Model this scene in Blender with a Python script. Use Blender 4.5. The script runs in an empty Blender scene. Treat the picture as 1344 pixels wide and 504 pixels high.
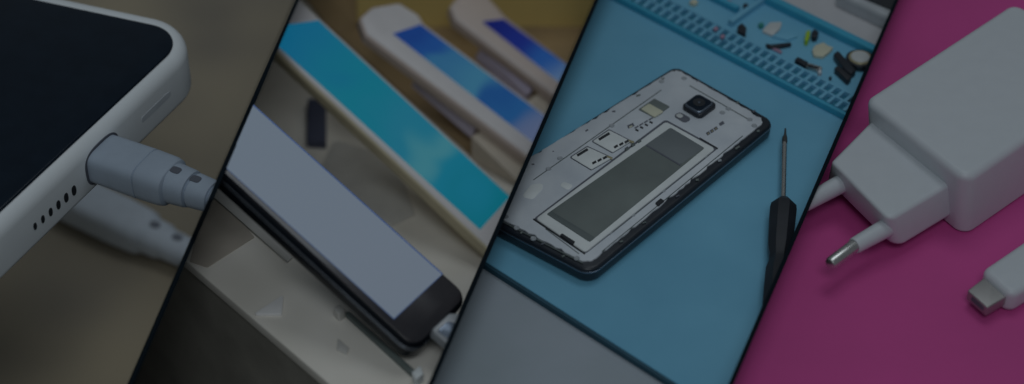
import bpy, bmesh, math, random
from mathutils import Vector, Matrix
random.seed(7)
scene = bpy.context.scene
COL = scene.collection

# ------------------------------------------------------------------ camera
EL = math.radians(41.0); R = 26.0
CAM = Vector((0, -math.cos(EL), math.sin(EL))) * R
FWD = (-CAM).normalized(); RIGHT = Vector((1, 0, 0)); UP = RIGHT.cross(FWD).normalized()
cd = bpy.data.cameras.new("camera"); cam = bpy.data.objects.new("camera", cd); COL.objects.link(cam)
cam.location = CAM; cam.rotation_euler = (math.pi / 2 - EL, 0, 0)
cd.sensor_width = 36; cd.lens = 36 * R / 13.44; cd.clip_end = 500; cd.clip_start = 0.1
cd.dof.use_dof = True; cd.dof.focus_distance = 25.7; cd.dof.aperture_fstop = 0.155
scene.camera = cam

def ray(px, py): return FWD * R + RIGHT * ((px - 672) / 100) + UP * ((252 - py) / 100)
def at(px, py, z=0.0):
    d = ray(px, py); return CAM + d * ((z - CAM.z) / d.z)
def on(px, py, p, n):
    d = ray(px, py); return CAM + d * ((p - CAM).dot(n) / d.dot(n))

# ------------------------------------------------------------------ compartments: planes of the three dividers
DIV = [((390, 0), (171.5, 504)), ((783, 0), (565.5, 504)), ((1177, 0), (959.5, 504))]
def div_normal(k):                                   # points to +x
    a, b = ray(*DIV[k][0]), ray(*DIV[k][1]); n = a.cross(b).normalized()
    return n if n.x > 0 else -n
DN = [div_normal(k) for k in range(3)]
HALF = 0.025
def clip(bm, panel, fill=True):
    for k, side in ((panel - 2, -1), (panel - 1, 1)):
        if k < 0 or k > 2: continue
        n = DN[k] * side; p = (at(*DIV[k][0]) + at(*DIV[k][1])) / 2 - n * (HALF - 0.006)
        if all((v.co - p).dot(n) < 0 for v in bm.verts): continue
        g = bm.verts[:] + bm.edges[:] + bm.faces[:]
        r = bmesh.ops.bisect_plane(bm, geom=g, plane_co=p, plane_no=n, clear_outer=True, dist=1e-5)
        if fill:
            ed = [e for e in r['geom_cut'] if isinstance(e, bmesh.types.BMEdge) and e.is_valid]
            if ed: bmesh.ops.holes_fill(bm, edges=ed, sides=0)

# ------------------------------------------------------------------ materials
def mat(name, c, rough=0.5, metal=0.0, var=0.06, scale=3.0, bump=0.0, bscale=40.0, emit=None, trans=0.0, coat=0.0, c2=None, stretch=None, spec=0.5, detail=4):
    m = bpy.data.materials.new(name); m.use_nodes = True
    nt = m.node_tree; N = nt.nodes; L = nt.links; b = N['Principled BSDF']
    b.inputs['Roughness'].default_value = rough; b.inputs['Metallic'].default_value = metal
    b.inputs['Coat Weight'].default_value = coat; b.inputs['Transmission Weight'].default_value = trans
    b.inputs['Specular IOR Level'].default_value = spec
    tc = N.new('ShaderNodeTexCoord'); mp = N.new('ShaderNodeMapping')
    if stretch: mp.inputs['Scale'].default_value = stretch[0]; mp.inputs['Rotation'].default_value = (0, 0, stretch[1])
    L.new(tc.outputs['Object'], mp.inputs['Vector'])
    nz = N.new('ShaderNodeTexNoise'); nz.inputs['Scale'].default_value = scale; nz.inputs['Detail'].default_value = detail
    L.new(mp.outputs['Vector'], nz.inputs['Vector'])
    rp = N.new('ShaderNodeValToRGB')
    lo = c if c2 is None else c2
    rp.color_ramp.elements[0].position = 0.3; rp.color_ramp.elements[1].position = 0.7
    rp.color_ramp.elements[0].color = tuple(x * (1 - var) for x in lo) + (1,)
    rp.color_ramp.elements[1].color = tuple(min(1, x * (1 + var)) for x in c) + (1,)
    L.new(nz.outputs['Fac'], rp.inputs['Fac']); L.new(rp.outputs['Color'], b.inputs['Base Color'])
    rr = N.new('ShaderNodeMapRange'); rr.inputs['To Min'].default_value = max(0.02, rough - 0.06); rr.inputs['To Max'].default_value = min(1, rough + 0.06)
    L.new(nz.outputs['Fac'], rr.inputs['Value']); L.new(rr.outputs['Result'], b.inputs['Roughness'])
    if bump:
        n2 = N.new('ShaderNodeTexNoise'); n2.inputs['Scale'].default_value = bscale; n2.inputs['Detail'].default_value = 3
        L.new(mp.outputs['Vector'], n2.inputs['Vector'])
        bp = N.new('ShaderNodeBump'); bp.inputs['Strength'].default_value = bump; bp.inputs['Distance'].default_value = 0.02
        L.new(n2.outputs['Fac'], bp.inputs['Height']); L.new(bp.outputs['Normal'], b.inputs['Normal'])
    if emit:
        b.inputs['Emission Color'].default_value = tuple(emit) + (1,); b.inputs['Emission Strength'].default_value = 1
    return m

def screen_mat(name, axis, lo, hi, stops, wob=0.25, side=None):
    """a lit display: picture runs along the axis between lo and hi (object space)"""
    m = bpy.data.materials.new(name); m.use_nodes = True
    nt = m.node_tree; N = nt.nodes; L = nt.links; b = N['Principled BSDF']
    b.inputs['Base Color'].default_value = (0.01, 0.012, 0.015, 1); b.inputs['Roughness'].default_value = 0.3; b.inputs['Specular IOR Level'].default_value = 0.06
    tc = N.new('ShaderNodeTexCoord')
    d = N.new('ShaderNodeVectorMath'); d.operation = 'DOT_PRODUCT'; d.inputs[1].default_value = axis
    L.new(tc.outputs['Object'], d.inputs[0])
    nz = N.new('ShaderNodeTexNoise'); nz.inputs['Scale'].default_value = 0.9; nz.inputs['Detail'].default_value = 1; nz.inputs['Distortion'].default_value = 0.6
    L.new(tc.outputs['Object'], nz.inputs['Vector'])
    mr = N.new('ShaderNodeMapRange'); mr.inputs['From Min'].default_value = lo; mr.inputs['From Max'].default_value = hi
    L.new(d.outputs['Value'], mr.inputs['Value'])
    ad = N.new('ShaderNodeMath'); ad.operation = 'MULTIPLY_ADD'; ad.inputs[1].default_value = wob
    L.new(nz.outputs['Fac'], ad.inputs[0]); L.new(mr.outputs['Result'], ad.inputs[2])
    sb = N.new('ShaderNodeMath'); sb.operation = 'SUBTRACT'; sb.inputs[1].default_value = wob * 0.5
    L.new(ad.outputs[0], sb.inputs[0])
    rp = N.new('ShaderNodeValToRGB'); rp.color_ramp.interpolation = 'EASE'
    els = rp.color_ramp.elements
    while len(els) < len(stops): els.new(0.5)
    for e, (p, c) in zip(els, stops): e.position = p; e.color = tuple(c) + (1,)
    L.new(sb.outputs[0], rp.inputs['Fac']); L.new(rp.outputs['Color'], b.inputs['Emission Color'])
    b.inputs['Emission Strength'].default_value = 1
    return m

M = {}
M['divider'] = mat('black_divider', (0.004, 0.009, 0.014), 0.7, spec=0.08)
M['wood'] = mat('brown_wood', (0.47, 0.395, 0.275), 0.5, var=0.06, scale=0.25, c2=(0.31, 0.27, 0.215), bump=0.02, bscale=3, detail=2)
M['cream'] = mat('cream_counter', (0.93, 0.88, 0.80), 0.16, var=0.03, scale=0.8, c2=(0.83, 0.78, 0.69), detail=2)
M['counterfront'] = mat('dark_brown_panel', (0.32, 0.30, 0.26), 0.55, var=0.15, scale=1.5)
M['greytable'] = mat('grey_tabletop', (0.39, 0.44, 0.50), 0.65, var=0.04, scale=0.7, c2=(0.36, 0.42, 0.46), bump=0.12, bscale=120)
M['magenta'] = mat('magenta_paper', (0.62, 0.075, 0.31), 0.75, var=0.04, scale=0.8, bump=0.08, bscale=150)
M['whiteplastic'] = mat('white_plastic', (0.61, 0.645, 0.68), 0.42, var=0.015, scale=5, bump=0.05, bscale=160)
M['phonewhite'] = mat('white_metal_phone', (0.90, 0.94, 0.96), 0.4, var=0.02, scale=2)
M['blackglass'] = mat('black_glass', (0.010, 0.018, 0.03), 0.12, var=0.1, spec=0.2)
M['chrome'] = mat('dark_polished_band', (0.12, 0.135, 0.16), 0.2, metal=0.7)
M['blueglow'] = mat('blue_screen_edge', (0.01, 0.01, 0.02), 0.3, emit=(0.006, 0.035, 0.13))
M['pianoblack'] = mat('piano_black', (0.008, 0.011, 0.016), 0.25, var=0.1, spec=0.15)
M['bezel'] = mat('black_glass_with_reflection', (0.042, 0.038, 0.042), 0.12, var=0.3, scale=0.8, c2=(0.02, 0.022, 0.03))  # brown-grey of the reflected ceiling is painted into the black glass colour
M['plug'] = mat('grey_white_rubber', (0.40, 0.47, 0.56), 0.5, var=0.03, scale=6, bump=0.06, bscale=90)
M['plugreflection'] = mat('plug_reflection_grey', (0.74, 0.81, 0.90), 0.6, var=0.04, scale=4)  # colour of the solid that stands for the plug's reflection
M['hole'] = mat('dark_opening', (0.02, 0.024, 0.03), 0.7)
M['slot'] = mat('grey_slot', (0.36, 0.39, 0.42), 0.5)
M['softnotch'] = mat('soft_grey_dimple', (0.24, 0.26, 0.31), 0.6)
M['faintslot'] = mat('pale_grey_slot', (0.66, 0.70, 0.74), 0.5)
M['notch'] = mat('grey_notch', (0.12, 0.13, 0.16), 0.7)
M['mat'] = mat('blue_silicone_mat', (0.185, 0.49, 0.68), 0.6, var=0.05, scale=0.5, c2=(0.155, 0.45, 0.65), bump=0.06, bscale=140)
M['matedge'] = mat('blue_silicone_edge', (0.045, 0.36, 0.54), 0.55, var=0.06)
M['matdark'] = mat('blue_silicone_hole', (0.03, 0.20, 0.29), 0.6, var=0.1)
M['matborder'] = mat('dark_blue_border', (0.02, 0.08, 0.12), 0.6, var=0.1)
M['blackplastic'] = mat('black_plastic', (0.018, 0.024, 0.034), 0.35, var=0.15)
M['chassis'] = mat('grey_chassis', (0.66, 0.70, 0.74), 0.42, var=0.06, scale=1.6, c2=(0.57, 0.62, 0.68), bump=0.12, bscale=14)
M['chassislight'] = mat('pale_chassis', (0.74, 0.78, 0.78), 0.4, var=0.05, scale=4)
M['battery'] = mat('olive_battery', (0.17, 0.20, 0.19), 0.5, var=0.06, scale=1.2, c2=(0.14, 0.165, 0.16))
M['batterydark'] = mat('dark_battery', (0.115, 0.14, 0.14), 0.5, var=0.06)
M['batterytop'] = mat('grey_battery_label', (0.165, 0.19, 0.20), 0.45, var=0.06, scale=1.5)
M['card'] = mat('cream_card', (0.60, 0.60, 0.46), 0.5, var=0.05)
M['gold'] = mat('brass_contact', (0.40, 0.36, 0.22), 0.4, metal=0.3)
M['steel'] = mat('brushed_steel', (0.62, 0.62, 0.60), 0.28, metal=0.9, var=0.05, scale=20)
M['satin'] = mat('satin_steel', (0.40, 0.39, 0.38), 0.45, metal=0.75, var=0.03)
M['darksteel'] = mat('dark_steel', (0.10, 0.10, 0.10), 0.4, metal=0.6)
M['handle'] = mat('black_handle', (0.022, 0.026, 0.034), 0.42, var=0.2, scale=3)
M['glassrim'] = mat('dark_chrome', (0.18, 0.22, 0.28), 0.25, metal=0.7)
M['phonegold'] = mat('gold_rim', (0.75, 0.66, 0.45), 0.35, metal=0.1, var=0.04)
M['phonefront'] = mat('white_front', (0.80, 0.76, 0.76), 0.35, var=0.03)
M['pinkside'] = mat('pink_beige_side', (0.72, 0.60, 0.54), 0.4, var=0.03)
M['lilac'] = mat('lilac_acrylic', (0.72, 0.66, 0.84), 0.3, var=0.04)
M['beige'] = mat('beige_block', (0.62, 0.54, 0.44), 0.5, var=0.05)
M['darkwood'] = mat('dark_brown_wood', (0.50, 0.34, 0.17), 0.5, var=0.12, scale=0.5, c2=(0.30, 0.22, 0.13))
M['goldboard'] = mat('ochre_board', (0.93, 0.73, 0.28), 0.6, var=0.08, scale=0.5)
M['brownreflection'] = mat('grey_brown_reflection', (0.52, 0.46, 0.39), 0.4, var=0.06, scale=1, c2=(0.42, 0.37, 0.31))  # tone of a brownish reflection on the glossy counter
M['palewedge'] = mat('pale_lilac_paper', (0.92, 0.90, 0.88), 0.4)
M['palegrey'] = mat('pale_grey_plastic', (0.66, 0.64, 0.60), 0.35)
M['palesilver'] = mat('silver_metal', (0.50, 0.53, 0.56), 0.35, metal=0.3)
M['navy'] = mat('navy_block', (0.075, 0.085, 0.14), 0.6)
M['whiteblock'] = mat('white_block', (0.62, 0.60, 0.56), 0.4)
M['acrylic'] = mat('clear_acrylic', (0.85, 0.88, 0.92), 0.08, trans=0.85)
M['clip'] = mat('frosted_acrylic', (0.52, 0.55, 0.58), 0.2, trans=0.3)
M['green'] = mat('lime_plastic', (0.35, 0.55, 0.03), 0.5)
M['teal'] = mat('teal_board', (0.03, 0.25, 0.22), 0.5)
M['foam'] = mat('white_film', (0.55, 0.58, 0.58), 0.4)
M['pink'] = mat('pink_rubber', (0.4, 0.25, 0.35), 0.5)
M['paper'] = mat('white_paper', (0.52, 0.52, 0.54), 0.7, var=0.03)

Z = Vector((0, 0, 1))
# ------------------------------------------------------------------ mesh helpers
def rnd(pts, rad, seg=8):
    """round the corners of a planar 3D polygon; rad: number or list"""
    n = len(pts); out = []
    for i in range(n):
        r = rad[i] if isinstance(rad, (list, tuple)) else rad
        p, a, b = pts[i], pts[i - 1], pts[(i + 1) % n]
        if r <= 0: out.append(p.copy()); continue
        da, db = (a - p), (b - p)
        la, lb = da.length, db.length; da /= la; db /= lb
        ang = da.angle(db); t = min(r / math.tan(ang / 2), 0.48 * min(la, lb)); rr = t * math.tan(ang / 2)
        c = p + (da + db).normalized() * (rr / math.sin(ang / 2))
        s, e = p + da * t - c, p + db * t - c
        for k in range(seg + 1):
            f = k / seg; w = s.angle(e)
            v = s * (math.sin((1 - f) * w) / math.sin(w)) + e * (math.sin(f * w) / math.sin(w)) if w > 1e-4 else s.lerp(e, f)
            out.append(c + v)
    return out
def inset(pts, d, nrm):
    n = len(pts); out = []
    for i in range(n):
        e1 = (pts[i] - pts[i - 1]); e2 = (pts[(i + 1) % n] - pts[i])
        if e1.length < 1e-7: e1 = e2.copy()
        if e2.length < 1e-7: e2 = e1.copy()
        e1.normalize(); e2.normalize()
        n1, n2 = nrm.cross(e1), nrm.cross(e2)
        m = (n1 + n2)
        m = m.normalized() if m.length > 1e-6 else n1
        out.append(pts[i] + m * (d / max(0.35, m.dot(n1))))
    return out
def newell(pts):
    n = Vector()
    for i in range(len(pts)): n += pts[i].cross(pts[(i + 1) % len(pts)])
    return n.normalized()
def prism(bm, top, bot, wt=0.0, wb=0.0, seg=4):
    """closed solid between two outlines with the same number of points; wt / wb = rounding of the top and bottom rim"""
    nrm = newell(top); up = Vector((0, 0, 0))
    for a, b in zip(top, bot): up += a - b
    if nrm.dot(up) < 0: top = top[::-1]; bot = bot[::-1]; nrm = -nrm
    rings = []
    def lift(base, other, h): return [a + (b - a).normalized() * h for a, b in zip(base, other)]
    if wb:
        for k in range(seg + 1):
            t = math.pi / 2 * k / seg
            rings.append(inset(lift(bot, top, wb * (1 - math.sin(t))), wb * (1 - math.cos(math.pi / 2 - t)) if False else wb * (1 - math.sin(t)) * 0 + wb * (1 - math.cos(math.pi/2 - t)), nrm))
        # first ring = lowest, most inset
        rings = []
        for k in range(seg + 1):
            t = math.pi / 2 * k / seg
            rings.append(inset(lift(bot, top, wb * (1 - math.cos(t))), wb * (1 - math.sin(t)), nrm))
    else: rings.append(bot)
    if wt:
        for k in range(seg + 1):
            t = math.pi / 2 * k / seg
            rings.append(inset(lift(top, bot, wt * (1 - math.sin(t))), wt * (1 - math.cos(t)), nrm))
    else: rings.append(top)
    loft(bm, rings)
def loft(bm, rings, caps=True):
    vs = [[bm.verts.new(p) for p in r] for r in rings]
    n = len(rings[0])
    for a, b in zip(vs, vs[1:]):
        for i in range(n):
            j = (i + 1) % n
            bm.faces.new((a[i], a[j], b[j], b[i]))
    if caps:
        bm.faces.new(vs[0][::-1]); bm.faces.new(vs[-1])
def sec(c, u, v, a, b, n=2.6, seg=28):
    out = []
    for k in range(seg):
        t = 2 * math.pi * k / seg; ct, st = math.cos(t), math.sin(t)
        out.append(c + u * (a * math.copysign(abs(ct) ** (2 / n), ct)) + v * (b * math.copysign(abs(st) ** (2 / n), st)))
    return out
def tube(bm, pts, rad, seg=14):
    """round tube through points; rad number or list"""
    rings = []
    for i, p in enumerate(pts):
        d = (pts[min(i + 1, len(pts) - 1)] - pts[max(i - 1, 0)]).normalized()
        u = d.cross(Vector((0, 0, 1)));
        if u.length < 1e-4: u = Vector((1, 0, 0))
        u.normalize(); v = u.cross(d).normalized()
        r = rad[i] if isinstance(rad, (list, tuple)) else rad
        rings.append(sec(p, u, v, r, r, 2, seg))
    loft(bm, rings)
def slab(bm, pxs, z0, z1, r=0.0, w=0.0, seg=5, base=0.0):
    z0 += base; z1 += base
    """solid standing on height z0 whose top outline (at z1) is seen at the given pixels; vertical sides"""
    top = rnd([at(x, y, z1) for x, y in pxs], r, seg) if r else [at(x, y, z1) for x, y in pxs]
    bot = [Vector((p.x, p.y, z0)) for p in top]
    prism(bm, top, bot, w, 0, 3)
def plate(bm, pxs, p0, nrm, t, r=0.0, w=0.0, seg=6, wb=0.0):
    """plate lying in the plane (p0, nrm), thickness t below it"""
    top = [on(x, y, p0, nrm) for x, y in pxs]
    if r: top = rnd(top, r, seg)
    prism(bm, top, [p - nrm * t for p in top], w, wb, 3)

# ------------------------------------------------------------------ object helpers
def wloc(o):
    v = Vector(o.location)
    while o.parent: o = o.parent; v += Vector(o.location)
    return v
def tag(o, label, cat, group=None):
    o['label'] = label; o['category'] = cat
    if group: o['group'] = group
    return o
def obj(name, bm, m, parent=None, panel=None, loc=None, fill=True, sharp=38):
    if panel: clip(bm, panel, fill)
    bmesh.ops.recalc_face_normals(bm, faces=bm.faces[:])
    if loc is None:
        if bm.verts:
            xs = [v.co.x for v in bm.verts]; ys = [v.co.y for v in bm.verts]; zs = [v.co.z for v in bm.verts]
            loc = Vector(((min(xs) + max(xs)) / 2, (min(ys) + max(ys)) / 2, min(zs)))
        else: loc = Vector()
    bmesh.ops.translate(bm, verts=bm.verts[:], vec=-loc)
    for f in bm.faces: f.smooth = len(f.verts) <= 4
    me = bpy.data.meshes.new(name); bm.to_mesh(me); bm.free()
    me.set_sharp_from_angle(angle=math.radians(sharp))
    me.materials.append(m)
    o = bpy.data.objects.new(name, me); COL.objects.link(o)
    if parent: o.parent = parent; o.location = loc - wloc(parent)
    else: o.location = loc
    return o
def thing(name, label, cat, loc, group=None):
    o = bpy.data.objects.new(name, None); COL.objects.link(o); o.location = loc; o.empty_display_size = 0.2
    return tag(o, label, cat, group)
def struct(name, bm, m, panel=None):
    o = obj(name, bm, m, None, panel); o['kind'] = 'structure'; return o
BM = bmesh.new

# ------------------------------------------------------------------ dividers
names = ["thin black slanted divider between the plugged phone and the display phones",
         "thin black slanted divider between the display phones and the blue repair mat",
         "thin black slanted divider between the blue repair mat and the magenta paper"]
for k, (H, ZB) in enumerate(((1.8, -5.2), (0.8, -4.0), (0.62, -0.3))):
    n = DN[k]; (x0, y0), (x1, y1) = DIV[k]
    def ext(t): return (x0 + (x1 - x0) * t, y0 + (y1 - y0) * t)
    bm = BM(); corners = []
    prof = ((1.35, .95), (.62, .95), (.52, H), (.24, H), (.1, .55), (-.5, .4)) if k == 0 else ((1.35, H), (-.5, H))
    for t, z in ((-0.5, ZB), (1.35, ZB)) + prof: corners.append(at(*ext(t), z))
    prism(bm, [p + n * HALF for p in corners], [p - n * HALF for p in corners])
    tag(obj('divider', bm, M['divider']), names[k], 'divider', 'thin black dividers between the four compartments')

# ------------------------------------------------------------------ compartment 1: phone with charging cable on brown wood
def sheet(z=0.0, x0=-30, x1=30, y0=-9, y1=16, t=0.25):
    bm = BM(); prism(bm, [Vector(p) for p in ((x0, y0, z), (x1, y0, z), (x1, y1, z), (x0, y1, z))], [Vector(p) for p in ((x0, y0, z - t), (x1, y0, z - t), (x1, y1, z - t), (x0, y1, z - t))])
    return bm
T1 = -4.5                                             # lowered tabletop; phone rests on an unseen support block added to its mesh
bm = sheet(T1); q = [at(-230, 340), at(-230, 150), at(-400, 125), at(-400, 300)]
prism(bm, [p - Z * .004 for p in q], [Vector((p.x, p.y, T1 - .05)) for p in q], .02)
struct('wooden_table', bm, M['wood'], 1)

H1 = 0.86
t = thing('smartphone', 'large white rimmed phone with black screen and a cable plugged in its edge', 'phone', at(60, 200))
o1 = [(276, 30), (-160, 440), (-420, 120), (-120, -54)]
top = rnd([at(x, y, H1) for x, y in o1], 0.72, 14)
bm = BM(); prism(bm, top, [Vector((p.x, p.y, 0)) for p in top], 0.27, 0.09, 8)
body = obj('body', bm, M['phonewhite'], t, 1)
s1 = rnd([at(x, y, H1 + 0.012) for x, y in [(250, 42), (-150, 415), (-400, 118), (-130, -39)]], 0.5, 14)
bm = BM(); prism(bm, s1, [Vector((p.x, p.y, H1 - 0.02)) for p in s1], 0.025, 0, 3)
obj('screen', bm, M['blackglass'], t, 1)
fa, fb = at(-160, 440, H1), at(276, 30, H1); F = (fb - fa).normalized(); FN = F.cross(Vector((0, 0, 1))).normalized()   # face direction, outward normal
if FN.y > 0: FN = -FN
Z = Vector((0, 0, 1))
for i in range(6):
    f = i / 5; c = on(46 + 51 * f, 297 - 47 * f, fa, FN)
    bm = BM(); rr = 0.032 + 0.013 * f
    loft(bm, [sec(c - FN * 0.05, F, Z, rr, rr * 1.75, 2.4, 16), sec(c + FN * 0.004, F, Z, rr, rr * 1.75, 2.4, 16)])
    obj('speaker_hole', bm, M['hole'], t)
a, b = on(186, 158, fa, FN), on(224, 122, fa, FN); c = (a + b) / 2
bm = BM(); loft(bm, [sec(c - FN * 0.05, F, Z, (b - a).length / 2, 0.05, 5, 24), sec(c + FN * 0.003, F, Z, (b - a).length / 2, 0.05, 5, 24)])
obj('edge_slot', bm, M['faintslot'], t)
S0 = on(135, 208, fa, FN)
bm = BM(); loft(bm, [sec(S0 - FN * 0.05, F, Z, 0.37, 0.29, 3, 32), sec(S0 + FN * 0.005, F, Z, 0.37, 0.29, 3, 32)])
obj('charging_port', bm, M['notch'], t)

def cable(S, E, name, label, group, m, k=1.0, extra=1.5, detail=True):
    ax = (E - S).normalized(); Ln = (E - S).length
    u = (F - ax * F.dot(ax)).normalized(); v = u.cross(ax).normalized()
    if v.z < 0: v = -v
    root = thing(name, label, 'charging cable', Vector((S.x, S.y, S.z - .3)), group)
    def part(nm, st, mm=m, cut=1):
        bm = BM(); loft(bm, [sec(S + ax * (Ln * q), u, v, a * k, b * k, e, 40) for q, a, b, e in st]); return obj(nm, bm, mm, root, cut)
    part('plug_housing', [(-0.12, .33, .25, 4), (0.0, .33, .25, 4), (0.40, .335, .27, 3.6), (0.405, .325, .26, 3.6)])
    part('collar', [(0.395, .30, .24, 3.4), (0.41, .325, .262, 3.4), (0.425, .338, .272, 3.4), (0.60, .335, .275, 3), (0.645, .32, .265, 2.8), (0.66, .28, .23, 2.6)])
    st = []; q = 0.64
    for i, (r0, r1) in enumerate(((.275, .255), (.235, .215), (.20, .185), (.168, .155))):
        st += [(q, r0 * .86, r0 * .82, 2.4), (q + .012, r0, r0 * .92, 2.4), (q + .155, r1 * 1.02, r1 * .94, 2.3), (q + .175, r1 * .98, r1 * .9, 2.3), (q + .18, r1 * .8, r1 * .74, 2.2)]
        q += .19
    sr = part('strain_relief', st)
    if detail:
        for q, r in ((0.69, .255), (0.865, .215)):
            for sgn in (0.0,):
                c = S + ax * (Ln * q) + v * (r * .92 * k) + u * (r * sgn * k)
                bm = BM(); loft(bm, [sec(c - v * .06, ax, u, .075 * k, .06 * k, 3.5, 20), sec(c + v * 0.02, ax, u, .075 * k, .06 * k, 3.5, 20)])
                obj('notch', bm, M['notch'], sr, 1)
    if not detail:  # softer profile for the modelled reflection of the plug
        for nm in ('plug_housing', 'collar', 'strain_relief'):
            for ch in [c for c in root.children if c.name.split('.')[0] == nm]: bpy.data.objects.remove(ch)
        part('plug_housing', [(-0.12, .33, .26, 4), (.42, .338, .272, 3.6), (.44, .333, .268, 3.4), (.455, .336, .27, 3.4), (.60, .33, .268, 3), (.64, .318, .258, 2.8), (.665, .28, .23, 2.6)])
        sr = part('strain_relief', [(.64, .26, .22, 2.5), (.665, .275, .24, 2.4), (.79, .265, .232, 2.4), (.815, .235, .20, 2.3), (.85, .232, .205, 2.3), (.98, .222, .195, 2.3), (1.0, .195, .17, 2.2), (1.03, .192, .17, 2.2), (1.3, .16, .14, 2)])
        for q, r in ((0.72, .262), (0.91, .215)):
            c = S + ax * (Ln * q) + v * (r * .90 * k) + u * (r * .1 * k)
            bm = BM(); loft(bm, [sec(c - v * .06, ax, u, .085 * k, .065 * k, 2.2, 20), sec(c + v * 0.02, ax, u, .085 * k, .065 * k, 2.2, 20)])
            obj('notch', bm, M['softnotch'], sr, 1)
    bm = BM(); tube(bm, [S + ax * (Ln * 1.3), S + ax * (Ln * 1.3 + extra)], 0.12 * k, 20); 
    if any((x.co - at(*DIV[0][0])).dot(DN[0]) < 0 for x in bm.verts): obj('cord', bm, m, root, 1)
    else: bm.free()
    return root
E0 = on(279, 258, S0, F)
cable(S0, E0, 'charging_cable_or_reflection', 'light grey ribbed cable plug pushed into the white phone edge', 'charging cables beside the white phone', M['plug'], 0.98)
cable(at(98, 262, T1 + .32), at(247, 333, T1 + .3), 'charging_cable_or_reflection', 'blurred reflection of the cable plug in brown table, built as a second plug', 'charging cables beside the white phone', M['plugreflection'], 1.12, detail=False)  # reflection of the first plug, modelled as a solid on the lowered table

# ------------------------------------------------------------------ compartment 2: display phones on a cream counter
def edge_px(px): return 345 + (px - 247) * (159 / 185)
cpx = [(60, edge_px(60)), (700, edge_px(700)), (1300, edge_px(1300))]
root = thing('counter', 'cream topped shop counter with dark brown front under the display phones', 'counter', at(400, 420, -4))
e0, e1 = at(60, edge_px(60)), at(760, edge_px(760)); ed = (e1 - e0).normalized(); en = Vector((-ed.y, ed.x, 0))
if en.y < 0: en = -en
bk0, bk1 = at(240, 100), at(612, 430)
topc = [e0, e1, bk1 + (bk1 - bk0) * .6, bk0 - (bk1 - bk0) * .6]
bm = BM(); prism(bm, topc, [p - Z * 0.16 for p in topc], 0.02, 0.02)
obj('counter_top', bm, M['cream'], root, 2)
fr = [e0 + en * .03, e1 + en * .03, topc[2] - en * .1, topc[3] - en * .1]; fr = [p - Z * 0.162 for p in fr]
bm = BM(); prism(bm, fr, [p - Z * 3.8 for p in fr])
obj('counter_front', bm, M['counterfront'], root, 2)
bm = sheet(-3.97, -30, 30, -12, 24); struct('floor', bm, M['counterfront'], 2)
SH = -3.0
q = [at(100, -200, SH), at(300, 200, SH), at(560, 520, SH), at(900, 520, SH), at(1100, -200, SH)]
bm = BM(); prism(bm, q, [p - Z * .3 for p in q], .02)
tag(obj('display_shelf', bm, M['cream'], None, 2), 'lower cream shelf behind the counter carrying the three white phones', 'shelf')

# the tilt every display phone shares (long axis falls to the lower right, stands hold the far end up)
TOC = -FWD
Lv = (RIGHT * 2.5 - UP * 2.23 + TOC * 0.47).normalized(); Sv = (RIGHT * .63 + UP * .58 - TOC * .6).normalized()
NV = Lv.cross(Sv).normalized()
if NV.z < 0: NV = -NV
def display_phone(label, p0, body, screen, t, r, mats, scr, gold=0.0, cut=2, mid=None, w=0.04):
    base = on(*mid, p0, NV)
    root = thing('smartphone', label, 'phone', base - NV * t, 'display phones on slanted stands')
    bm = BM(); plate(bm, body, p0, NV, t, r, w, wb=w); obj('body', bm, mats[0], root, cut)
    bm = BM(); plate(bm, body, p0 + NV * .012, NV, t * .28 , r, .012); 
    bm.free()
    if mats[1]:
        q = [on(x, y, p0, NV) for x, y in body]; c = sum(q, Vector()) / len(q)
        bm = BM(); qq = inset(rnd(q, r, 6), 0.035, newell(rnd(q, r, 6)))
        prism(bm, [p + NV * .014 for p in qq], [p - NV * .02 for p in qq], .01); obj('front_panel', bm, mats[1], root, cut)
    bm = BM(); plate(bm, screen, p0 + NV * .022, NV, .03); obj('screen', bm, scr, root, cut)
    return root

# front black phone
pA = at(545, 455, .42)
whiteA = screen_mat('white_display', Lv, -2.4, 1.6, [(0, (.115, .146, .185)), (1, (.118, .146, .185))], .2)
rA = display_phone('black phone with blank white screen, nearest the counter edge', pA,
    [(236, 48.5), (617, 388), (545, 462), (190, 137)], [(236, 53), (580, 360), (517, 418), (202, 134.5)], .35, .2, (M['pianoblack'], M['bezel']), whiteA, mid=(440, 290), w=.07)
qA = rnd([on(x, y, pA, NV) for x, y in [(236, 48.5), (617, 388), (545, 462), (190, 137)]], .2, 6); nA = newell(qA)
for dz, w_ in ((.075, .012), (.125, .008)):
    oA = inset(qA, -w_, nA); bm = BM(); prism(bm, [p - NV * dz for p in oA], [p - NV * (dz + .028) for p in oA], .01, .01, 2); obj('metal_band', bm, M['chrome'], rA, 2)
bm = BM(); plate(bm, [(236, 50.6), (581.6, 359.2), (517.2, 419), (201.5, 134.6)], pA + NV * .019, NV, .03); obj('screen_edge', bm, M['blueglow'], rA, 2)
# clear security clip at its lower corner, dark home strip
bm = BM(); plate(bm, [(566, 433), (590, 411), (640, 411), (600, 462)], pA + NV * .10, NV, .14, .05, .02)
clipo = obj('security_clip', bm, M['clip'], None, 2); tag(clipo, 'clear acrylic clip gripping lower corner of the black display phone', 'security clip')
bm = BM(); plate(bm, [(574, 434), (588, 421), (612, 428), (592, 446)], pA + NV * .112, NV, .03, .03, .008)
obj('clip_pad', bm, M['glassrim'], clipo, 2)

def stand(label, pxs, p0, t, m):
    top = [on(x, y, p0, NV) - NV * (t + .004) for x, y in pxs]
    bm = BM(); prism(bm, top, [Vector((p.x, p.y, SH + .052)) for p in top], .02)
    return tag(obj('display_stand', bm, m, None, 2), label, 'phone stand', 'beige blocks under the display phones')
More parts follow.
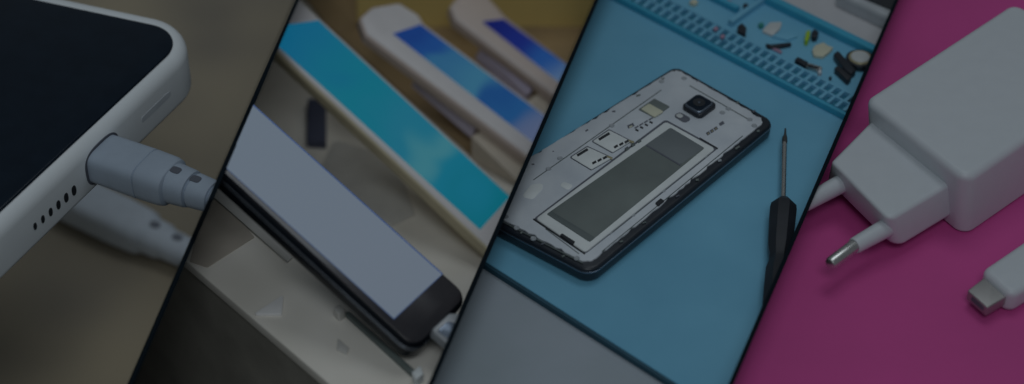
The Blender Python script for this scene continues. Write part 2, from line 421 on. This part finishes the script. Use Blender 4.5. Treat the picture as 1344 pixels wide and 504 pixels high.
# second phone: white with teal screen
pB = at(640, 332, SH + .38)
tealB = screen_mat('teal_display', Lv, -2.6, 2.6, [(0, (.004, .10, .19)), (.3, (.004, .125, .18)), (.47, (.010, .125, .19)), (.58, (.035, .16, .20)), (.68, (.005, .125, .19)), (.85, (.002, .112, .155)), (1, (.004, .12, .20))], .35)
display_phone('white phone with long teal screen, behind the black display phone', pB,
    [(320, -69), (760, 336), (700, 384), (290, 1)], [(418, 26.5), (669, 258), (630, 301), (366, 61), (300, -2), (372, 33)], .24, .18, (M['phonegold'], M['phonefront']), tealB, mid=(510, 160), w=.05)

# third
pC = at(700, 205, SH + .40)
blueC = screen_mat('blue_display', Lv, -1.6, 1.5, [(0, (.006, .032, .15)), (.17, (.008, .045, .17)), (.25, (.02, .09, .18)), (.48, (.028, .115, .19)), (.56, (.008, .05, .16)), (.72, (.010, .06, .17)), (.86, (.07, .095, .17)), (1, (.085, .095, .16))], .3)
display_phone('white phone with patchy blue screen, second from the ochre board', pC,
    [(471, 24), (488, 9), (524, 3), (550, 19), (557, 31), (724, 154), (800, 211), (760, 258), (479, 46)], [(516, 44), (552, 32), (720, 156), (800, 214), (770, 236), (699, 186)], .22, .10, (M['pinkside'], M['phonefront']), blueC, mid=(600, 110))
stand('beige block under the lower end of the patchy blue phone', [(624, 168), (660, 150), (790, 250), (720, 262)], pC, .22, M['beige'])
pD = at(735, 125, SH + .42)
blueD = screen_mat('navy_display', Lv, -.9, .9, [(0, (.004, .008, .09)), (.35, (.006, .014, .12)), (.6, (.010, .05, .18)), (.85, (.06, .11, .2)), (1, (.06, .11, .2))], .2)
display_phone('white phone with navy screen, farthest from the counter edge', pD,
    [(590, 8), (606, -10), (640, -6), (664, 21), (745, 83), (830, 148), (780, 166), (597, 26)], [(634, 28), (661, 25), (800, 126), (760, 127)], .22, .10, (M['pinkside'], M['phonefront']), blueD, mid=(690, 70))
stand('beige block under the lower end of the navy screen phone', [(693, 124), (715, 110), (800, 170), (770, 190)], pD, .22, M['beige'])
# lilac lips of the two farther stands (acrylic rails below the phones)
for lab, pxs, p0 in (('pale lilac acrylic rail below the patchy blue phone', [(545, 98), (553, 93), (632, 158), (626, 168)], pC),
                     ('pale lilac acrylic rail below the navy screen phone', [(629, 62), (638, 57), (702, 113), (695, 124)], pD)):
    bm = BM(); plate(bm, pxs, p0 - NV * .27, NV, .3, .04, .02); tag(obj('acrylic_rail', bm, M['lilac'], None, 2), lab, 'acrylic rail', 'lilac rails below the display phones')
# things behind and between the phones
bm = BM(); slab(bm, [(330, -90), (428, 32), (622, 206), (628, 166), (696, 136), (702, 112), (800, 105), (960, -90)], 0.002, .05, .02, .01, base=SH)
tag(obj('wooden_board', bm, M['darkwood'], None, 2), 'dark brown wooden board lying under the farther display phones', 'board')
a, b = at(470, 38, SH), at(860, 38, SH)
q = [a, b, b + Z * 3, a + Z * 3]; bm = BM(); prism(bm, q, [p + Vector((0, .12, 0)) for p in q], .01, .01)
tag(obj('back_board', bm, M['goldboard'], None, 2), 'ochre brown board standing upright behind the display phones', 'board')
bm = BM(); slab(bm, [(404, 128), (428, 130), (428, 186), (402, 184)], 0.002, .15, .03, .02, base=SH)
tag(obj('box', bm, M['navy'], None, 2), 'small dark navy box between black and teal phones', 'box')
bm = BM(); slab(bm, [(438, 182), (520, 205), (545, 280), (500, 300), (415, 232)], 0.002, .06, .1, .03, base=SH)
tag(obj('plinth', bm, M['whiteblock'], None, 2), 'low white plinth on the counter between black and teal phones', 'plinth')
bm = BM(); slab(bm, [(249, 343), (272, 351), (334, 311), (322, 296), (288, 262), (270, 262)], 0.001, .012, .02, .004)
tag(obj('card', bm, M['brownreflection'], None, 2), 'brownish reflection at the narrow end of the counter, built as a flat sheet', 'card')  # thin sheet painted as a brownish reflection in the counter top
bm = BM(); slab(bm, [(332, 412), (372, 386), (370, 412)], 0.002, .04, .02, .01)
tag(obj('paper_wedge', bm, M['palewedge'], None, 2), 'small pale folded wedge near the counter edge', 'wedge')
# acrylic security bracket along the black phone
root = thing('security_bracket', 'thin grey bracket rail lying on counter alongside the black phone', 'bracket', at(490, 450))
bm = BM(); slab(bm, [(452, 410), (458, 407), (546, 486), (540, 490.5)], 0.002, .07, .03, .02); obj('rail', bm, M['battery'], root, 2)
bm = BM(); slab(bm, [(437, 404), (446, 398), (453, 406), (444, 412)], 0.002, .14, .02, .02); obj('end_cap', bm, M['palegrey'], root, 2)
bm = BM(); slab(bm, [(540, 488), (552, 478), (556, 490), (545, 499)], 0.002, .14, .02, .02); obj('end_cap', bm, M['chassislight'], root, 2)
bm = BM(); slab(bm, [(443, 443), (458, 456), (455, 464), (442, 458)], 0.002, .03, .01, .01)
tag(obj('tag_holder', bm, M['palegrey'], None, 2), 'small grey wedge tag on counter below the bracket rail', 'tag')
bm = BM(); slab(bm, [(268, 248), (284, 238), (384, 337), (377, 343)], 0.002, .03, .01, .01)
tag(obj('cable_cover', bm, M['palegrey'], None, 2), 'narrow pale grey strip on counter under the black phone edge', 'strip')

# ------------------------------------------------------------------ compartment 3: repair mat
struct('grey_table', sheet(-0.08), M['greytable'], 3)
root = thing('repair_mat', 'blue silicone repair mat with hole grid and parts tray on grey table', 'repair mat', at(800, 250, -.08))
mpx = [(440, 218), (1100, 636), (1700, 340), (1003, 3), (800, -94)]
mz = 0.0
def lin(a, b, t): return (a[0] + (b[0] - a[0]) * t, a[1] + (b[1] - a[1]) * t)
matpoly = [at(540, 281), at(1040, 600), at(1700, 336), at(1003, 1), at(700, -145), at(380, -60)]
bm = BM(); prism(bm, matpoly, [p - Z * 0.078 for p in matpoly], .015)
obj('mat_sheet', bm, M['mat'], root, 3)
# dark border line along the near edge (a rim of darker rubber)
a, b = at(560, 294), at(1040, 600); d = (b - a).normalized(); pn = Vector((d.y, -d.x, 0)); pn = pn if pn.y < 0 else -pn
q = [a + pn * .004, b + pn * .004, b + pn * .055, a + pn * .055]; q = [p + Z * .0 for p in q]
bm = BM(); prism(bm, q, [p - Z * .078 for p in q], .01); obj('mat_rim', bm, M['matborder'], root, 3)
# hole grid: two long ribs, a middle rib and cross ribs, dark floor in the holes
A0, A1 = (790, -17.5), (1190, 189.5)       # near edge
B0, B1 = (850, -16.5), (1190, 160.5)       # far ridge
def gp(u, v, z): # u along, v across 0..1
    a = at(*lin(A0, A1, u), z); b = at(*lin((812.3, -36), (1212.3, 171), u), z); return a.lerp(b, v)
def gbox(bm, u0, u1, v0, v1, z0, z1, w=.008):
    q = [gp(u0, v0, z1), gp(u1, v0, z1), gp(u1, v1, z1), gp(u0, v1, z1)]
    prism(bm, q, [Vector((p.x, p.y, z0)) for p in q], w, 0, 2)
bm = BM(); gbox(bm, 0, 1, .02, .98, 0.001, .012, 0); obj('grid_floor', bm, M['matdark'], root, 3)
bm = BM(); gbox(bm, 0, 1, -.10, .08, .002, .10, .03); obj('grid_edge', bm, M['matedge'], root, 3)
bm = BM(); gbox(bm, 0, 1, .93, 1.02, .002, .085, .01); gbox(bm, 0, 1, .47, .55, .013, .08)
NCELL = 38
for i in range(NCELL + 1):
    u = i / NCELL; gbox(bm, u - .005, u + .005, .08, .47, .013, .078); gbox(bm, u - .005 + .005, u + .005 + .005, .55, .93, .013, .078)
obj('hole_grid', bm, M['mat'], root, 3)
def wall(p, q, w, h, m=M['matedge']):
    a, b = at(*p), at(*q); d = (b - a).normalized(); n = Vector((-d.y, d.x, 0)) * w / 2
    k = [a - n + Z * h, b - n + Z * h, b + n + Z * h, a + n + Z * h]
    bm = BM(); prism(bm, k, [Vector((x.x, x.y, .001)) for x in k], .02, 0, 3); return obj('tray_wall', bm, m, root, 3)
wall((985, -8), (1200, 97), .13, .12)
wall((1003, 2), (958, 34), .08, .10, M['mat'])
wall((900, -18), (968, 16), .08, .10)

# opened phone
HB = 0.24
root = thing('opened_phone', 'opened phone showing grey chassis, battery and camera on blue mat', 'phone', at(810, 230))
o3 = [(887, 85), (1018, 159), (775, 359), (598, 266)]
top = rnd([at(x, y, HB) for x, y in o3], [.14, .17, .2, .22], 8)
bm = BM(); prism(bm, top, [Vector((p.x, p.y, 0.002)) for p in top], .05, .08, 4); obj('case', bm, M['blackplastic'], root, 3)
ring = inset(top, .012, newell(top))
bm = BM(); prism(bm, [p + Z * -.05 for p in inset(top, -.006, newell(top))], [p + Z * -.075 for p in inset(top, -.006, newell(top))], .008, .008, 2); obj('trim_ring', bm, M['glassrim'], root, 3)
i3 = rnd([at(x, y, HB + .02) for x, y in [(887, 89.5), (1006, 157.5), (772, 347), (607, 260)]], [.11, .14, .16, .2], 8)
# wobbly inner rim like the worn clip line
w3 = []; nn = newell(i3)
long3 = []
for i in range(len(i3)):
    a, b = i3[i], i3[(i + 1) % len(i3)]; k = max(1, int((b - a).length / .07))
    for j in range(k): long3.append(a.lerp(b, j / k))
c3 = sum(long3, Vector()) / len(long3)
for i, p in enumerate(long3):
    d = (c3 - p); d.z = 0; d.normalize()
    w3.append(p + d * random.choice((0, 0, 0, .006, .014, .03)))
bm = BM(); prism(bm, w3, [p - Z * .06 for p in w3], .008, 0, 2); chas = obj('chassis', bm, M['chassis'], root, 3)
ZT = HB + .02
def patch(name, pxs, m, z0=ZT - .01, z1=ZT + .006, r=0.0, w=.004, par=None):
    bm = BM(); slab(bm, pxs, z0, z1, r, w); return obj(name, bm, m, par or root, 3)
def bar_px(p, q, w):   # quad round a pixel segment
    dx, dy = q[0] - p[0], q[1] - p[1]; l = math.hypot(dx, dy); nx, ny = -dy / l * w / 2, dx / l * w / 2
    return [(p[0] + nx, p[1] + ny), (q[0] + nx, q[1] + ny), (q[0] - nx, q[1] - ny), (p[0] - nx, p[1] - ny)]
# battery bay
bay = patch('battery_bay', [(703, 286.5), (874, 159), (939, 194.5), (768, 331)], M['chassislight'], ZT - .02, ZT + .022, .05, .014)
patch('bay_groove', [(700, 287), (873.5, 156.5), (942.5, 194.5), (768, 333.5)], M['notch'], ZT - .02, ZT + .004, .05)
bat = patch('battery', [(717.5, 280.5), (880, 167), (925, 194), (774, 317.5)], M['battery'], ZT, ZT + .028, .03, .006)
patch('label_panel', [(848, 189.5), (880, 167.5), (924, 193.8), (893, 216)], M['batterytop'], ZT + .02, ZT + .0312, .04, .002, bat)
patch('label_line', bar_px((848, 190), (893, 216.5), 1.8), M['notch'], ZT + .02, ZT + .033, 0, .0, bat)
patch('label_panel', [(717.8, 280.7), (723.5, 276.8), (781, 311.5), (774, 317)], M['batterydark'], ZT + .02, ZT + .0312, .01, .002, bat)
patch('corner_slit', bar_px((700, 287), (768, 333), 2.2), M['hole'])
patch('corner_slit', bar_px((918, 181), (942, 195), 2.2), M['hole'])
patch('connector', [(735, 308), (738, 306), (755, 317), (752, 321)], M['hole'], ZT - .01, ZT + .03, .01)
patch('connector', [(860, 266), (867, 260), (872, 263), (864, 270)], M['hole'], ZT - .01, ZT + .02, .01)
# sim holders
for q, dx in (([(749.5, 206), (771, 192.5), (803, 207), (776, 222)], 0), ([(778, 185), (799.5, 170.5), (828, 185), (804, 199.5)], 0)):
    sm = patch('sim_holder', q, M['chassislight'], ZT - .01, ZT + .022, .02, .006)
    o = q[0]
    cx_, cy_ = sum(p[0] for p in q) / 4, sum(p[1] for p in q) / 4
    patch('holder_rim', [(cx_ + (p[0] - cx_) * 1.07, cy_ + (p[1] - cy_) * 1.09) for p in q], M['notch'], ZT - .01, ZT + .008, .02, .002, sm)
    patch('contact', bar_px((o[0] + 8, o[1] - 2), (o[0] + 22, o[1] - 10.5), 3.4), M['hole'], ZT + .01, ZT + .026, par=sm)
    for k in range(3):
        patch('contact', bar_px((o[0] + 28 + k * 7, o[1] + 8.5 - k * 3.2), (o[0] + 33 + k * 7, o[1] + 5.5 - k * 3.2), 3), M['hole'], ZT + .01, ZT + .026, par=sm)
    patch('holder_edge', bar_px(q[0], q[3], 1.5), M['notch'], ZT - .005, ZT + .014, par=sm)
    patch('contact', bar_px((o[0] + 47, o[1] - 1), (o[0] + 54, o[1] + 1.5), 2.6), M['gold'], ZT + .01, ZT + .025, par=sm)
sd = patch('card_slot', [(838, 143), (859, 129), (879, 139.5), (859, 154)], M['battery'], ZT - .01, ZT + .014, .01)
patch('memory_card', [(841, 142.5), (852, 135.5), (871, 146), (859, 153.5)], M['card'], ZT + .01, ZT + .024, .02, .006, sd)
for k in range(4):
    patch('contact', bar_px((834 + k * 6.2, 169.5 - k * 3.4), (838 + k * 6.2, 171.5 - k * 3.4), 2.2), M['hole'])
    patch('contact', bar_px((833 + k * 6.2, 168 - k * 3.6), (838 + k * 6.2, 165 - k * 3.6), 1.6), M['notch'])
patch('contact', bar_px((824, 166.5), (832, 163), 4.4), M['notch']); patch('contact', bar_px((826, 166.8), (830, 164.8), 1.8), M['card'], ZT, ZT + .01)
for k in range(3): patch('contact', bar_px((821 + k * 8, 196 - k * 5.0), (825 + k * 8, 193.4 - k * 5.0), 4), M['batterydark'], ZT, ZT + .03)
# camera module
cm = patch('camera_module', [(894, 138), (916, 121.5), (942, 136), (919, 153)], M['blackplastic'], ZT - .01, ZT + .06, .07, .02)
patch('camera_ring', [(896.5, 136), (916, 121.5), (938.5, 134), (918, 149)], M['glassrim'], ZT + .05, ZT + .085, .07, .02, cm)
patch('camera_glass', [(899.5, 135.6), (916, 123.3), (935.5, 134), (918, 146.3)], M['blackglass'], ZT + .08, ZT + .09, .05, .003, cm)
cl = at(917.5, 134.5, ZT + .09); bm = BM(); loft(bm, [sec(cl + Z * z, RIGHT, Vector((0, 1, 0)), r, r, 2, 24) for z, r in ((-.01, .085), (.006, .085), (.01, .075), (.004, .06))]); lens = obj('lens', bm, M['hole'], cm, 3)
bm = BM(); loft(bm, [sec(cl + Z * z, RIGHT, Vector((0, 1, 0)), r, r, 2, 16) for z, r in ((.0, .022), (.009, .016))]); obj('lens_glint', bm, M['glassrim'], cm, 3)
fl = patch('flash_window', [(883.5, 151.5), (892, 146.5), (908, 155.5), (899, 161)], M['notch'], ZT - .01, ZT + .012, .05, .004)
patch('flash', [(886, 151.3), (891.5, 148), (898, 151.8), (892.5, 155)], M['foam'], ZT, ZT + .018, .03, .003, fl)
for k in range(3): patch('contact', bar_px((927.5 + k * 5, 176 - k * 3.2), (931.5 + k * 5, 173.4 - k * 3.2), 4), M['notch'])
for k in range(3): patch('contact', bar_px((929 + k * 5, 175.4 - k * 3.2), (930.5 + k * 5, 174.4 - k * 3.2), 2.2), M['gold'], ZT, ZT + .009)
patch('contact', bar_px((944.5, 163.5), (950, 160), 4), M['notch'])
patch('pale_sticker', [(684, 258), (697, 242), (713, 240), (712, 248), (699, 262)], M['chassislight'], ZT - .01, ZT + .004, .06)
patch('pale_sticker', [(734, 243), (740, 238), (753, 243), (746, 250)], M['chassislight'], ZT - .01, ZT + .004, .04)
for x, y in ((678, 299), (700, 313), (757, 339), (898, 103), (868, 107), (956, 143), (990, 165), (948, 148), (720, 222), (735, 208), (803, 165), (925, 205), (870, 250), (830, 282), (984, 157), (664, 285), (800, 305)):
    c = at(x, y, ZT); bm = BM(); loft(bm, [sec(c + Z * z, RIGHT, Vector((0, 1, 0)), r, r, 2, 14) for z, r in ((-.01, .038), (.006, .038), (.012, .03), (.007, .016))]); obj('screw', bm, M['slot'], root, 3)
for p, q in (((655, 288), (765, 345)), ((790, 330), (975, 178)), ((700, 236), (868, 118)), ((905, 112), (985, 158)), ((716, 300), (760, 333)), ((800, 308), (930, 204))):
    patch('moulded_seam', bar_px(p, q, 1.3), M['batterydark'], ZT - .01, ZT + .003)
for x, y in ((870, 104), (838, 125), (806, 146), (770, 170), (726, 199), (700, 216), (915, 106), (935, 117), (968, 134), (990, 146), (995, 172), (968, 193), (945, 211), (915, 236), (890, 256), (845, 292), (815, 316), (740, 336), (712, 320), (684, 305)):
    patch('clip_mark', bar_px((x - random.uniform(1, 3), y + random.uniform(-1, 2)), (x + random.uniform(1, 3), y - random.uniform(0, 2)), random.uniform(1.2, 2.6)), random.choice((M['notch'], M['slot'], M['battery'])), ZT - .01, ZT + .004)
# side button on the near long side
sa, sb = at(937, 226, .16), at(965, 203, .16)
bm = BM(); tube(bm, [sa, sb], .03, 10); obj('side_button', bm, M['steel'], root, 3)

# screwdriver
root = thing('screwdriver', 'slim screwdriver with black faceted handle and steel shaft on blue mat', 'screwdriver', at(1024, 300))
def sp(px, py, z): return at(px, py, z)
bm = BM(); tube(bm, [sp(1030.8, 169, .17), sp(1030.6, 176, .17), sp(1030, 181, .17), sp(1029.8, 188, .17)], [.012, .016, .036, .036], 12); obj('tip', bm, M['darksteel'], root, 3)
bm = BM(); tube(bm, [sp(1029.8, 186, .17), sp(1027.8, 268, .17)], .034, 14); obj('shaft', bm, M['steel'], root, 3)
ha, hb = sp(1029, 262, .18), sp(1016, 420, .18); ax = (hb - ha).normalized(); u = ax.cross(Z).normalized(); v = u.cross(ax)
HL = (hb - ha).length; bm = BM(); rings = []
for q, r in ((0, .05), (.01, .09), (.07, .175), (.11, .185), (.2, .18), (.42, .165), (.5, .135), (.55, .135), (.62, .17), (.9, .17), (1.0, .14)):
    rings.append([ha + ax * (HL * q) + u * (r * math.cos(2 * math.pi * (k + .5) / 8)) + v * (r * math.sin(2 * math.pi * (k + .5) / 8)) for k in range(8)])
loft(bm, rings); obj('handle', bm, M['handle'], root, 3, sharp=30)

# loose parts in the tray: each a thing
def bit(name, label, cat, pxs, m, h=.06, r=.02, w=.01, z0=.002):
    bm = BM(); slab(bm, pxs, z0, z0 + h, r, w); return tag(obj(name, bm, m, None, 3), label, cat)
bit('chip', 'small black chip in tray corner beside the hole grid', 'chip', [(968, 34), (974, 29.5), (980, 36), (979, 44), (968, 41)], M['blackplastic'], .1)
bit('plastic_film', 'crumpled whitish film in the tray beside the teal bit', 'film', [(1000, 40), (1010, 29), (1027, 28), (1024, 37), (1014, 46)], M['foam'], .04, .03)
bit('circuit_piece', 'tiny teal circuit piece beside the whitish film', 'circuit piece', [(995, 31), (1000, 28), (1003, 32), (998, 36)], M['teal'], .05)
bit('clear_film', 'clear wrinkled film strip below the whitish film in tray', 'film', [(1012, 47), (1030, 38), (1048, 47), (1034, 52)], M['mat'], .03)
x = bit('flex_cable', 'thin dark flex cable lying flat below the whitish film', 'flex cable', [(1003, 56), (1012, 58), (1038, 55), (1039, 58), (1018, 62), (1008, 61)], M['blackplastic'], .05)
bit('strip', 'short pinkish strip under the thin dark flex cable', 'strip', bar_px((1014, 62), (1026, 68), 3), M['pink'], .03, 0)
bit('connector', 'lime green connector standing beside a black bit in tray', 'connector', [(1056, 52), (1058, 41), (1064, 38), (1063, 46), (1060, 54)], M['green'], .09)
bit('rubber_plug', 'small black rubber plug beside the lime green connector', 'rubber plug', [(1065, 42), (1069, 37), (1075, 42), (1072, 48), (1066, 48)], M['blackplastic'], .09)
bit('adhesive_pad', 'cream folded adhesive pad in the middle of the tray', 'adhesive pad', [(1066, 65), (1070, 59), (1081, 55), (1086, 59), (1094, 62), (1088, 68), (1080, 74), (1068, 72)], M['card'], .05, .02)
root = thing('flex_connector', 'black flex cable with silver end and white tip near hole grid', 'flex cable', at(1060, 84))
bm = BM(); slab(bm, [(1043, 78), (1047, 74), (1061, 81), (1057, 86)], .002, .09, .02, .01); obj('black_end', bm, M['blackplastic'], root, 3)
bm = BM(); slab(bm, [(1057, 86), (1061, 82), (1078, 87), (1080, 90), (1072, 91)], .002, .06, .02, .01); obj('silver_end', bm, M['steel'], root, 3)
bm = BM(); slab(bm, [(1073, 93), (1077, 90), (1079, 94), (1075, 96)], .002, .07, .01, .01); obj('tip', bm, M['whiteplastic'], root, 3)
bm = BM(); slab(bm, bar_px((1060, 85), (1075, 89), 2), .06, .075); obj('dark_strip', bm, M['blackplastic'], root, 3)
root = thing('speaker_module', 'curved black module with round white disc at tray right end', 'module', at(1115, 85))
bm = BM(); slab(bm, [(1094, 70), (1100, 65), (1106, 72), (1117, 84), (1124, 92), (1117, 97), (1110, 92), (1101, 81)], .002, .10, .03, .02); obj('arm', bm, M['blackplastic'], root, 3)
c = at(1128, 83); 
for nm, rr, z0, z1, m in (('rim', .20, .002, .10, 'handle'), ('bezel', .165, .09, .115, 'gold'), ('disc', .135, .10, .128, 'foam')):
    bm = BM(); loft(bm, [sec(c + Z * z0, RIGHT, Vector((0, 1, 0)), rr, rr, 2, 32), sec(c + Z * (z1 - .01), RIGHT, Vector((0, 1, 0)), rr, rr, 2, 32), sec(c + Z * z1, RIGHT, Vector((0, 1, 0)), rr - .012, rr - .012, 2, 32)]); obj(nm, bm, M[m], root, 3)
bit('bar_module', 'short straight black bar in front of the curved module', 'module', [(1095, 89), (1100, 85), (1118, 100), (1113, 106)], M['handle'], .09, .02)
bit('screw', 'tiny dark screw between flex cable and black bar', 'screw', [(1088, 101), (1090, 99), (1092, 101), (1090, 103)], M['blackplastic'], .05, .01)
bit('brass_ring', 'yellowish brass piece at the far edge of mat', 'brass piece', [(904, 2), (910, -2), (917, 1), (912, 5)], M['card'], .06)
bit('screw', 'small dark screw beyond the tray corner wall', 'screw', [(975, 6), (979, 3), (983, 6), (979, 9)], M['blackplastic'], .06)
bit('rubber_piece', 'reddish brown rubber piece at the frame top behind hole grid', 'rubber piece', [(950, 1), (955, -2), (961, 1), (955, 4)], M['pink'], .05)
for n_, (x, y) in (("pink crumb lying on the hole grid, nearer the tray corner", (948, 47)), ("pink crumb lying on the hole grid, farther from the tray corner", (939, 37))):
    bit('crumb', n_, 'crumb', [(x - 3, y), (x + 1, y - 3), (x + 4, y), (x, y + 3)], M['pink'], .03, 0.0, .005, .10)
# white paper and a laptop-like device behind the mat
bm = BM(); q = [at(985, -12, -.07), at(1230, 108, -.07), at(1500, 60, -.07), at(1200, -110, -.07)]
prism(bm, q, [p - Z * .008 for p in q]); tag(obj('paper_sheet', bm, M['paper'], None, 3), 'plain white paper lying behind the blue mat', 'paper')
root = thing('closed_laptop', 'dark device with silver rounded edge behind the white paper', 'laptop', at(1160, 10))
bm = BM(); slab(bm, [(1096, -10), (1190, 35), (1290, -20), (1190, -80)], -.06, .16, .08, .09); obj('silver_base', bm, M['palesilver'], root, 3)
bm = BM(); slab(bm, [(1118, -10), (1192, 21), (1290, -28), (1190, -80)], .155, .19, .05, .02); obj('lid', bm, M['handle'], root, 3)

# ------------------------------------------------------------------ compartment 4: charger on magenta paper
struct('magenta_paper', sheet(), M['magenta'], 4)
root = thing('wall_charger', 'white two pin wall charger lying on magenta paper', 'charger', at(1260, 260))
HZ = 1.0
tb = [(1134, 129), (1268, 237), (1478, 92), (1331, 0.5)]; bb = [(1137, 205), (1264.5, 312.5), (1470, 170), (1333, 77)]
top = rnd([at(x, y, HZ) for x, y in tb], .17, 8); bot = rnd([at(x, y, 0.002) for x, y in bb], .17, 8)
bm = BM(); prism(bm, top, bot, .11, .06, 6); obj('body', bm, M['whiteplastic'], root, 4)
tp = [(1091, 212), (1166, 289), (1262, 232), (1160, 140)]; bp_ = [(1083, 238), (1176, 330), (1262, 278), (1170, 178)]
ZP1, ZP0 = .68, .14
top = rnd([at(x, y, ZP1) for x, y in tp], .10, 5); bot = rnd([at(x, y, ZP0) for x, y in bp_], [.13, .16, .13, .13], 5)
bm = BM(); prism(bm, top, bot, .06, .10, 5); obj('plug_block', bm, M['whiteplastic'], root, 4)
for base, mid, tip in (((1172, 294), (1121, 323), (1088, 348)), ((1106, 240), (1055, 268), (1020, 294))):
    zz = .40
    a, b, c = at(*base, zz), at(*mid, zz), at(*tip, zz)
    bm = BM(); tube(bm, [a, b.lerp(a, .03), b], [.125, .105, .098], 20); pin = obj('pin', bm, M['whiteplastic'], root, 4)
    d = (c - b).normalized()
    if (c - at(*DIV[2][0])).dot(DN[2]) > 0:
        bm = BM(); tube(bm, [b - d * .02, c - d * .05, c - d * .015, c], [.085, .085, .07, .04], 20); obj('metal_tip', bm, M['steel'], pin, 4)
root = thing('cable_connector', 'white cable connector with steel tip on magenta paper', 'connector', at(1310, 375))
top = rnd([at(x, y, .34) for x, y in [(1288, 353), (1328, 389), (1420, 333), (1385, 287)]], .13, 6)
bm = BM(); prism(bm, top, [Vector((p.x, p.y, .002)) for p in top], .09, .09, 5); obj('housing', bm, M['whiteplastic'], root, 4)
top = rnd([at(x, y, .25) for x, y in [(1270, 381), (1296, 404), (1335, 381), (1308, 352)]], .025, 4)
bm = BM(); prism(bm, top, [Vector((p.x, p.y, .09)) for p in top], .014, .03, 3); tipo = obj('metal_tip', bm, M['satin'], root, 4)
a, b = at(1272.5, 386.5, .17), at(1294, 405.5, .17); u = (b - a).normalized(); n = u.cross(Z); n = n if n.y < 0 else -n; c = (a + b) / 2
c = on(1283.0, 398.3, (at(1270, 381, .25) + at(1296, 404, .25)) / 2, n)
bm = BM(); loft(bm, [sec(c - n * .05, u, Z, .115, .038, 4, 24), sec(c + n * .004, u, Z, .115, .038, 4, 24)]); obj('opening', bm, M['notch'], tipo, 4)

# ------------------------------------------------------------------ light
w = bpy.data.worlds.new("World"); scene.world = w; w.use_nodes = True
bg = w.node_tree.nodes['Background']; bg.inputs['Color'].default_value = (0.80, 0.92, 1.0, 1); bg.inputs['Strength'].default_value = 0.085
def softbox(loc, aim, sx, sy, e, c):
    ld = bpy.data.lights.new('softbox', 'AREA'); ld.shape = 'RECTANGLE'; ld.size = sx; ld.size_y = sy; ld.energy = e; ld.color = c
    lo = bpy.data.objects.new('softbox', ld); COL.objects.link(lo); lo.location = loc
    lo.rotation_euler = (Vector(aim) - lo.location).to_track_quat('-Z', 'Y').to_euler()
softbox((7.0, 8.0, 32), (0, 0, 0), 15, 12, 1000, (0.86, 0.94, 1.0))
softbox((2.5, -32.5, 46), (0, 0, 0), 22, 16, 3900, (0.86, 0.94, 1.0))
scene.view_settings.view_transform = 'Standard'; scene.view_settings.look = 'None'
scene.view_settings.exposure = 0; scene.view_settings.gamma = 1
scene.cycles.max_bounces = 8
